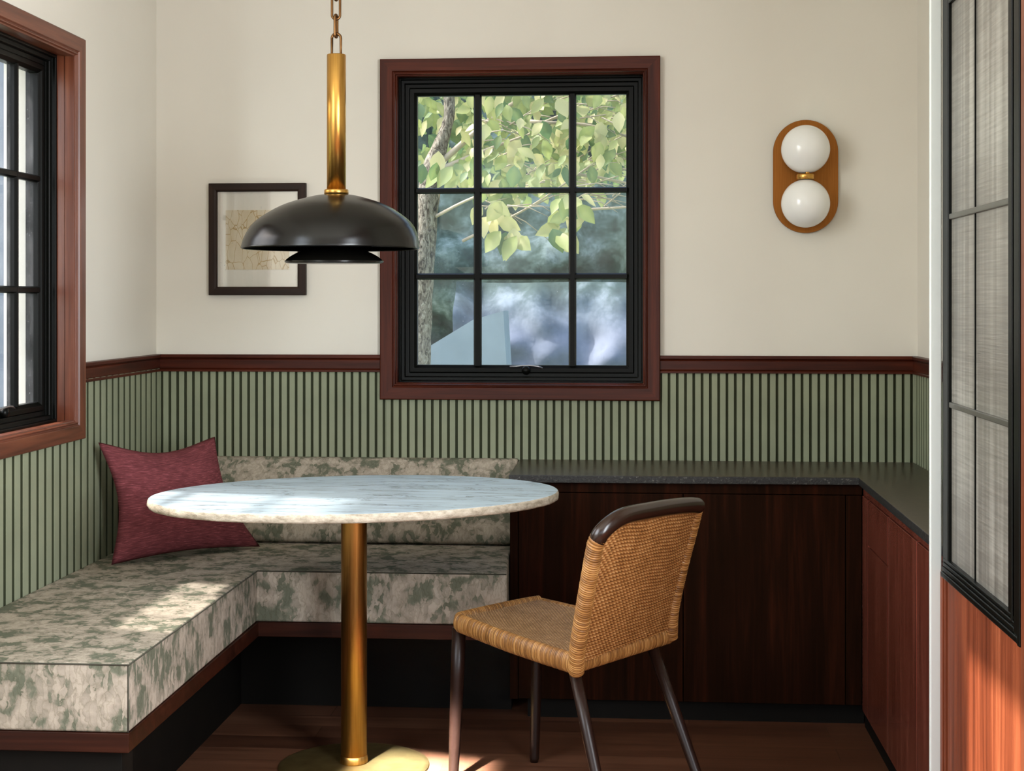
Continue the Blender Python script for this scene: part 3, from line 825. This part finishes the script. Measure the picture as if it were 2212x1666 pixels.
# square-footed loop on top of the stem, then alternating chain links to the ceiling
ZT = RZ+.5345
loop = [(PXc-.0125, PYc, ZT+.002), (PXc-.0125, PYc, ZT+.045)]
for k in range(9):
    a = PI-PI*k/8; loop.append((PXc+.0125*math.cos(a), PYc, ZT+.045+.0125*math.sin(a)))
loop += [(PXc+.0125, PYc, ZT+.002)]
MB().tube(loop, .0038, 10, closed=True).build('stem_loop', M['bronze'], pl_, True)
z = ZT+.0525+.026
k = 0
while z < CZ-.03:
    MB().tube(link_pts(z, .031 if k == 0 else .033, .0085 if k == 0 else .011, 1.35 if k % 2 == 0 else .15), .0036, 10, closed=True).build('chain_link', M['bronze'], pl_, True)
    z += .052; k += 1
MB().lathe([(.012, -.012), (.05, -.010), (.055, 0)], (PXc, PYc, CZ), 32).build('ceiling_canopy', M['brass'], pl_, True)

# ------------------------------------------------------------------ wall sconce
ws = thing('wall_sconce', (2.191, 0, 1.69), 'oval bronze wall sconce with two white globes right of the window', 'wall lamp')
v = []; f = []; K = 40
def stad(r, y):
    out = []
    for q in range(K+1): a = PI*q/K; out.append((2.191+r*math.cos(a), y, 1.7705+r*math.sin(a)))
    for q in range(K+1): a = PI+PI*q/K; out.append((2.191+r*math.cos(a), y, 1.6095+r*math.sin(a)))
    return out
for r, y in ((.1055, -.001), (.1062, -.013), (.1052, -.0145)): v += stad(r, y)
m_ = 2*(K+1)
f.append(tuple(range(m_))); f.append(tuple(2*m_+q for q in range(m_)))
for j in range(2):
    for q in range(m_): f.append((j*m_+q, j*m_+(q+1) % m_, (j+1)*m_+(q+1) % m_, (j+1)*m_+q))
mesh('backplate', v, f, M['copper'], ws)
for zc, d in ((1.772, 1), (1.596, -1)):
    pr = [(.0785*math.sin(a), -.0785*math.cos(a)) for a in [PI*q/32 for q in range(33)]]
    MB().lathe([(max(r, 1e-7), z_) for r, z_ in pr], (2.182, -.092, zc), 48).build('globe', M['globe'], ws, True)
hold = MB().lathe([(.0275, -.0085), (.029, -.0075), (.029, .0065), (.0275, .0085)], (2.182, -.088, 1.683), 40).build('globe_holder', M['brass'], ws, True)
MB().lathe([(.007, .0085), (.007, .0165)], (2.186, -.088-.02, 1.683), 20).build('holder_pin', M['brass'], None, True).parent = hold
MB().tube([(2.182, -.088, 1.683), (2.184, -.012, 1.684)], .011, 16).build('holder_arm', M['brass'], None, True).parent = hold

# ------------------------------------------------------------------ framed picture
pf_ = thing('framed_picture', (.353, 0, 1.299), 'dark-framed line drawing print hanging left of the window', 'picture')
rect = (.187, .521, 1.299, 1.679)
bev(sweep_frame('picture_frame', rect, [(0, 0.001), (0, .020), (.002, .022), (.020, .022), (.025, .020), (.0285, .016), (.0285, .006), (.02, .001)], 'x', M['frame'], pf_, M['framex']), .001, 2, 25)
mb_ = MB().box(.200, .508, -.006, -.002, 1.312, 1.666).build('mat_board', M['mat'], pf_)
MB().box(.243, .462, -.0075, -.006, 1.386, 1.588).build('print', M['print']).parent = mb_
MB().box(.212, .496, -.0145, -.012, 1.324, 1.654).build('picture_glass', M['picglass'], pf_)

# ------------------------------------------------------------------ outdoors
structure(MB().box(-14, 14, .2, 26, -.25, -.1).box(-14, -.2, -8, .2, -.25, -.1).build('ground', M['lawn']), 'ground outside the windows', 'ground')
tr = thing('garden_tree', (.50, 3.0, -.1), 'leafy tree with a crooked grey trunk outside the back window', 'tree')
tk = catmull([(.47, 3.0, -.12), (.478, 3, .6), (.488, 3, .98), (.503, 3.0, 1.40), (.532, 3.0, 1.80), (.560, 3.0, 1.99), (.606, 3.0, 2.13), (.645, 3.02, 2.28), (.64, 3.05, 2.5), (.7, 3.1, 2.9), (.74, 3.1, 3.6)], 8)
rad = []
for q in tk:
    z = q.z
    rad.append(.060+.008*noise.noise((0, 0, z*6)) if z < 1.95 else max(.03, .060-.06*(z-1.95)/.5))
mb = MB().tube(tk, rad, 28)
mb.v = [Vector(p)+Vector((1, 0, 0))*.004*noise.noise(Vector(p)*22) for p in mb.v]
mb.build('trunk', M['bark'], tr, True)
rnd = random.Random(11)
branches = []
def branch(p0, p1, sag, r, nm='branch'):
    p0, p1 = Vector(p0), Vector(p1)
    mid = p0.lerp(p1, .5)+Vector((rnd.uniform(-.05, .05), rnd.uniform(-.05, .05), sag))
    pts = catmull([p0, mid, p1], 8); branches.append(pts)
    MB().tube(pts, [r*(1-.75*i_/len(pts)) for i_ in range(len(pts))], 7).build(nm, M['twig'], tr, True)
branch((.60, 3, 2.02), (1.35, 2.7, 2.45), .06, .018)
branch((.58, 3, 1.98), (1.15, 2.9, 2.18), .02, .014)
branch((1.02, 2.9, 2.16), (1.75, 2.8, 2.40), .02, .010)
branch((.55, 3.0, 1.72), (1.18, 2.6, 1.88), .03, .010)
branch((.72, 3.0, 1.60), (1.45, 2.5, 1.98), -.02, .009)
branch((1.1, 2.7, 2.2), (1.95, 2.7, 1.95), .08, .010)
branch((1.3, 2.9, 1.95), (2.05, 2.9, 1.70), .06, .009)
branch((1.35, 2.8, 1.75), (1.95, 2.8, 1.78), .0, .008)
branch((.7, 3.05, 2.7), (1.6, 2.6, 2.72), .1, .016)
branch((.64, 3.05, 2.5), (.1, 2.7, 2.4), .08, .014)
branch((.74, 3.1, 3.2), (2.1, 2.7, 2.85), .2, .016)
for q in range(120):
    x, z = rnd.uniform(.75, 1.95), rnd.uniform(1.75, 2.35)
    a = rnd.uniform(-.6, .6); L = rnd.uniform(.12, .35)
    y = rnd.uniform(2.5, 3.2)
    MB().tube([(x, y, z), (x+L*.5*math.cos(a), y+.02, z+L*.5*math.sin(a)+.02), (x+L*math.cos(a), y, z+L*math.sin(a))], [.0042, .003, .0015], 5).build('twig', M['twig'], tr, True)
v = []; f = []; tint = []
def leaf(p, d, nrm, L, t):
    d = d.normalized(); sd = d.cross(nrm).normalized(); nn = sd.cross(d)
    n0 = len(v); w = L*rnd.uniform(.26, .36)
    prof = [(0, .02), (.18, .62), (.42, 1.0), (.68, .78), (.88, .32), (1, .01)]
    for u, ww in prof:
        c = p+d*(L*u)-nn*(L*.16*u*u)
        v.append(c+sd*w*ww+nn*L*.07*ww); v.append(c); v.append(c-sd*w*ww+nn*L*.07*ww)
        tt = max(0, min(1, t+rnd.uniform(-.05, .05))); tint.extend([tt, min(1, tt+.12), tt])
    for k in range(5):
        a = n0+3*k
        f.append((a, a+1, a+4, a+3)); f.append((a+1, a+2, a+5, a+4))
def add_leaf(x, y, z, L=None, t=None):
    d = Vector((rnd.uniform(-.7, .7), rnd.uniform(-.5, .3), rnd.uniform(-1.1, -.1)))
    nr = Vector((rnd.uniform(-.6, .6), -1, rnd.uniform(.0, 1.0)))
    leaf(Vector((x, y, z)), d, nr, L or rnd.uniform(.062, .115), rnd.random() if t is None else t)
for q in range(1900):
    x = rnd.uniform(.25, 2.2); z = rnd.uniform(1.78, 2.75)
    # a ragged lower edge
    lo = 1.98-.14*math.sin((x-.5)*3.2)+.10*noise.noise((x*5, 0, 3))
    if z < lo: continue
    y = rnd.uniform(2.3, 3.4)
    if x < .80 and y < 3.04 and rnd.random() < .86: continue
    add_leaf(x, y, z)
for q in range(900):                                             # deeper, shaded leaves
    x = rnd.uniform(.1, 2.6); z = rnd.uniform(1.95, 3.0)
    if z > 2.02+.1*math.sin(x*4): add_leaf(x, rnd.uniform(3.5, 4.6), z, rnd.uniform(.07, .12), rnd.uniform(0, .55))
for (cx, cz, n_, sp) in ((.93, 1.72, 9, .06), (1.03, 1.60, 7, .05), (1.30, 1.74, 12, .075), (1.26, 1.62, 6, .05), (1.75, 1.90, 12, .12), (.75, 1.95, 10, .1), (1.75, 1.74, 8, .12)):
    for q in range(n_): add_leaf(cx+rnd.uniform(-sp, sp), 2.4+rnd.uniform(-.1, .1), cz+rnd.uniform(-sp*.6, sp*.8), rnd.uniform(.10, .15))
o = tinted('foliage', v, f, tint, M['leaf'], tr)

def bumpy(name, x0, x1, y, z0, z1, amp, mat, label, cat, seed, topw=.3):
    v = []; f = []; nx, nz = 60, 36
    for j in range(nz+1):
        for i_ in range(nx+1):
            s, t = i_/nx, j/nz
            x = x0+(x1-x0)*s; z = z0+(z1-z0)*t*(1+topw*noise.noise((x*.8, seed, 0)))
            yy = y+.3-amp*noise.noise((x*1.6, z*1.6, seed))-amp*.5*noise.noise((x*4, z*4, seed))+.5*t*t
            v.append((x, yy, z))
    for j in range(nz):
        for i_ in range(nx): f.append((j*(nx+1)+i_, j*(nx+1)+i_+1, (j+1)*(nx+1)+i_+1, (j+1)*(nx+1)+i_))
    o = mesh(name, v, f, mat, None, True, False)
    return tag(o, label, cat)
bumpy('garden_hedge', -3.2, 5.5, 11.0, -.1, 6.2, .5, M['hedge'], 'blurred tall dark green hedge far behind the tree', 'hedge', 3.3, .1)
bumpy('shrub_bank', -.1, 4.2, 9.0, -.1, 1.47, .3, M['bank'], 'blue-grey shrub bank with painted haze low behind the window', 'shrub', 8.1, .03)
sh = thing('garden_shed', (.2, 7, -.1), 'pale sloped-roof shed low at the left of the window view', 'shed')
v = [(-.35, 7.0, .70), (.36, 7.0, 1.13), (.60, 7.0, 1.20), (.63, 7.0, .70), (-.35, 7.5, .70), (.36, 7.5, 1.13), (.60, 7.5, 1.20), (.63, 7.5, .70)]
mesh('shed_roof', v, [(0, 1, 2, 3), (7, 6, 5, 4), (0, 4, 5, 1), (1, 5, 6, 2), (2, 6, 7, 3), (3, 7, 4, 0)], M['shed'], sh)
MB().box(-.30, .58, 7.03, 7.48, -.1, .70).build('shed_wall', M['shed'], sh)
hs = thing('neighbouring_house', (-3.4, 5, -.1), 'pale house with grey upright trims outside the left window', 'house')
b = MB().box(-9, -2.2, 6.3, 6.5, -.1, 5)
for q in range(30): b.box(-9, -2.2, 6.285, 6.3, .0+q*.16, .15+q*.16)
hw_ = b.build('house_wall', M['housew'], hs)
for x, w_ in ((-2.27, .10), (-2.75, .16), (-3.25, .12), (-3.8, .2), (-4.6, .14)):
    MB().box(x, x+w_, 6.2, 6.29, -.1, 5).build('corner_board', M['houseg']).parent = hw_

# ------------------------------------------------------------------ camera
cam = bpy.data.cameras.new('camera'); co = bpy.data.objects.new('camera', cam); COL.objects.link(co)
co.location = (1.62, -5.11, 1.28); co.rotation_euler = (PI/2, 0, math.radians(4.487))
cam.sensor_width = 36; cam.lens = 3300/2212*36; cam.shift_y = -(833-650)/2212
cam.clip_start = .05
scene.camera = co

# ------------------------------------------------------------------ light
w = bpy.data.worlds.new('world'); scene.world = w; w.use_nodes = True
nt = w.node_tree; bg = nt.nodes['Background']
sk = N(nt, 'ShaderNodeTexSky'); sk.sky_type = 'NISHITA'; sk.sun_disc = False
sk.sun_elevation = math.radians(45); sk.sun_rotation = math.radians(-90)
sk.air_density = 1.2; sk.dust_density = 2.5
nt.links.new(sk.outputs[0], bg.inputs['Color']); bg.inputs['Strength'].default_value = .55

def aim(o, d): o.rotation_euler = Vector(d).to_track_quat('-Z', 'Y').to_euler()
def light(name, typ, loc, d, energy, col=(1, 1, 1), **kw):
    l = bpy.data.lights.new(name, typ); l.energy = energy; l.color = col
    for k, val in kw.items(): setattr(l, k, val)
    o = bpy.data.objects.new(name, l); COL.objects.link(o); o.location = loc; aim(o, d); return o
light('sun', 'SUN', (-6, -.4, 8), (1, -.22, -1.16), 7.5, (1, .96, .90), angle=math.radians(3.0))
light('left_daylight', 'AREA', (-.55, -3.3, 1.95), (1, .28, -.12), 84, (.93, .97, 1), shape='RECTANGLE', size=1.9, size_y=1.7)
light('right_fill', 'AREA', (2.46, -3.3, 1.55), (-1, .12, .02), 135, (.91, .96, 1), shape='RECTANGLE', size=1.25, size_y=1.45)  # added fill lamp behind the partition opening
light('back_fill', 'AREA', (1.95, -5.6, 1.7), (-.35, 1, -.03), 8, (.92, .97, 1), shape='RECTANGLE', size=.6, size_y=1.5)
light('floor_patch_lamp', 'AREA', (.25, -3.6, 2.7), (.80, 2.62, -2.7), 14.0, (.90, .96, 1), shape='RECTANGLE', size=.30, size_y=.26, spread=math.radians(2.0))  # unseen lamp added to cast the sun patch on the floor
light('panel_patch_spot', 'SPOT', (-2.2, -2.58, 4.23), (4.486, -.4, -4.03), 5200, (1, .95, .88), spot_size=math.radians(26), spot_blend=.1, shadow_soft_size=.02)  # added spot in place of sunlight on the wood boarding

scene.view_settings.view_transform = 'Standard'
scene.view_settings.exposure = 0.0
scene.cycles.use_denoising = True
scene.cycles.max_bounces = 10
scene.cycles.transparent_max_bounces = 16
scene.cycles.caustics_reflective = False
scene.cycles.caustics_refractive = False
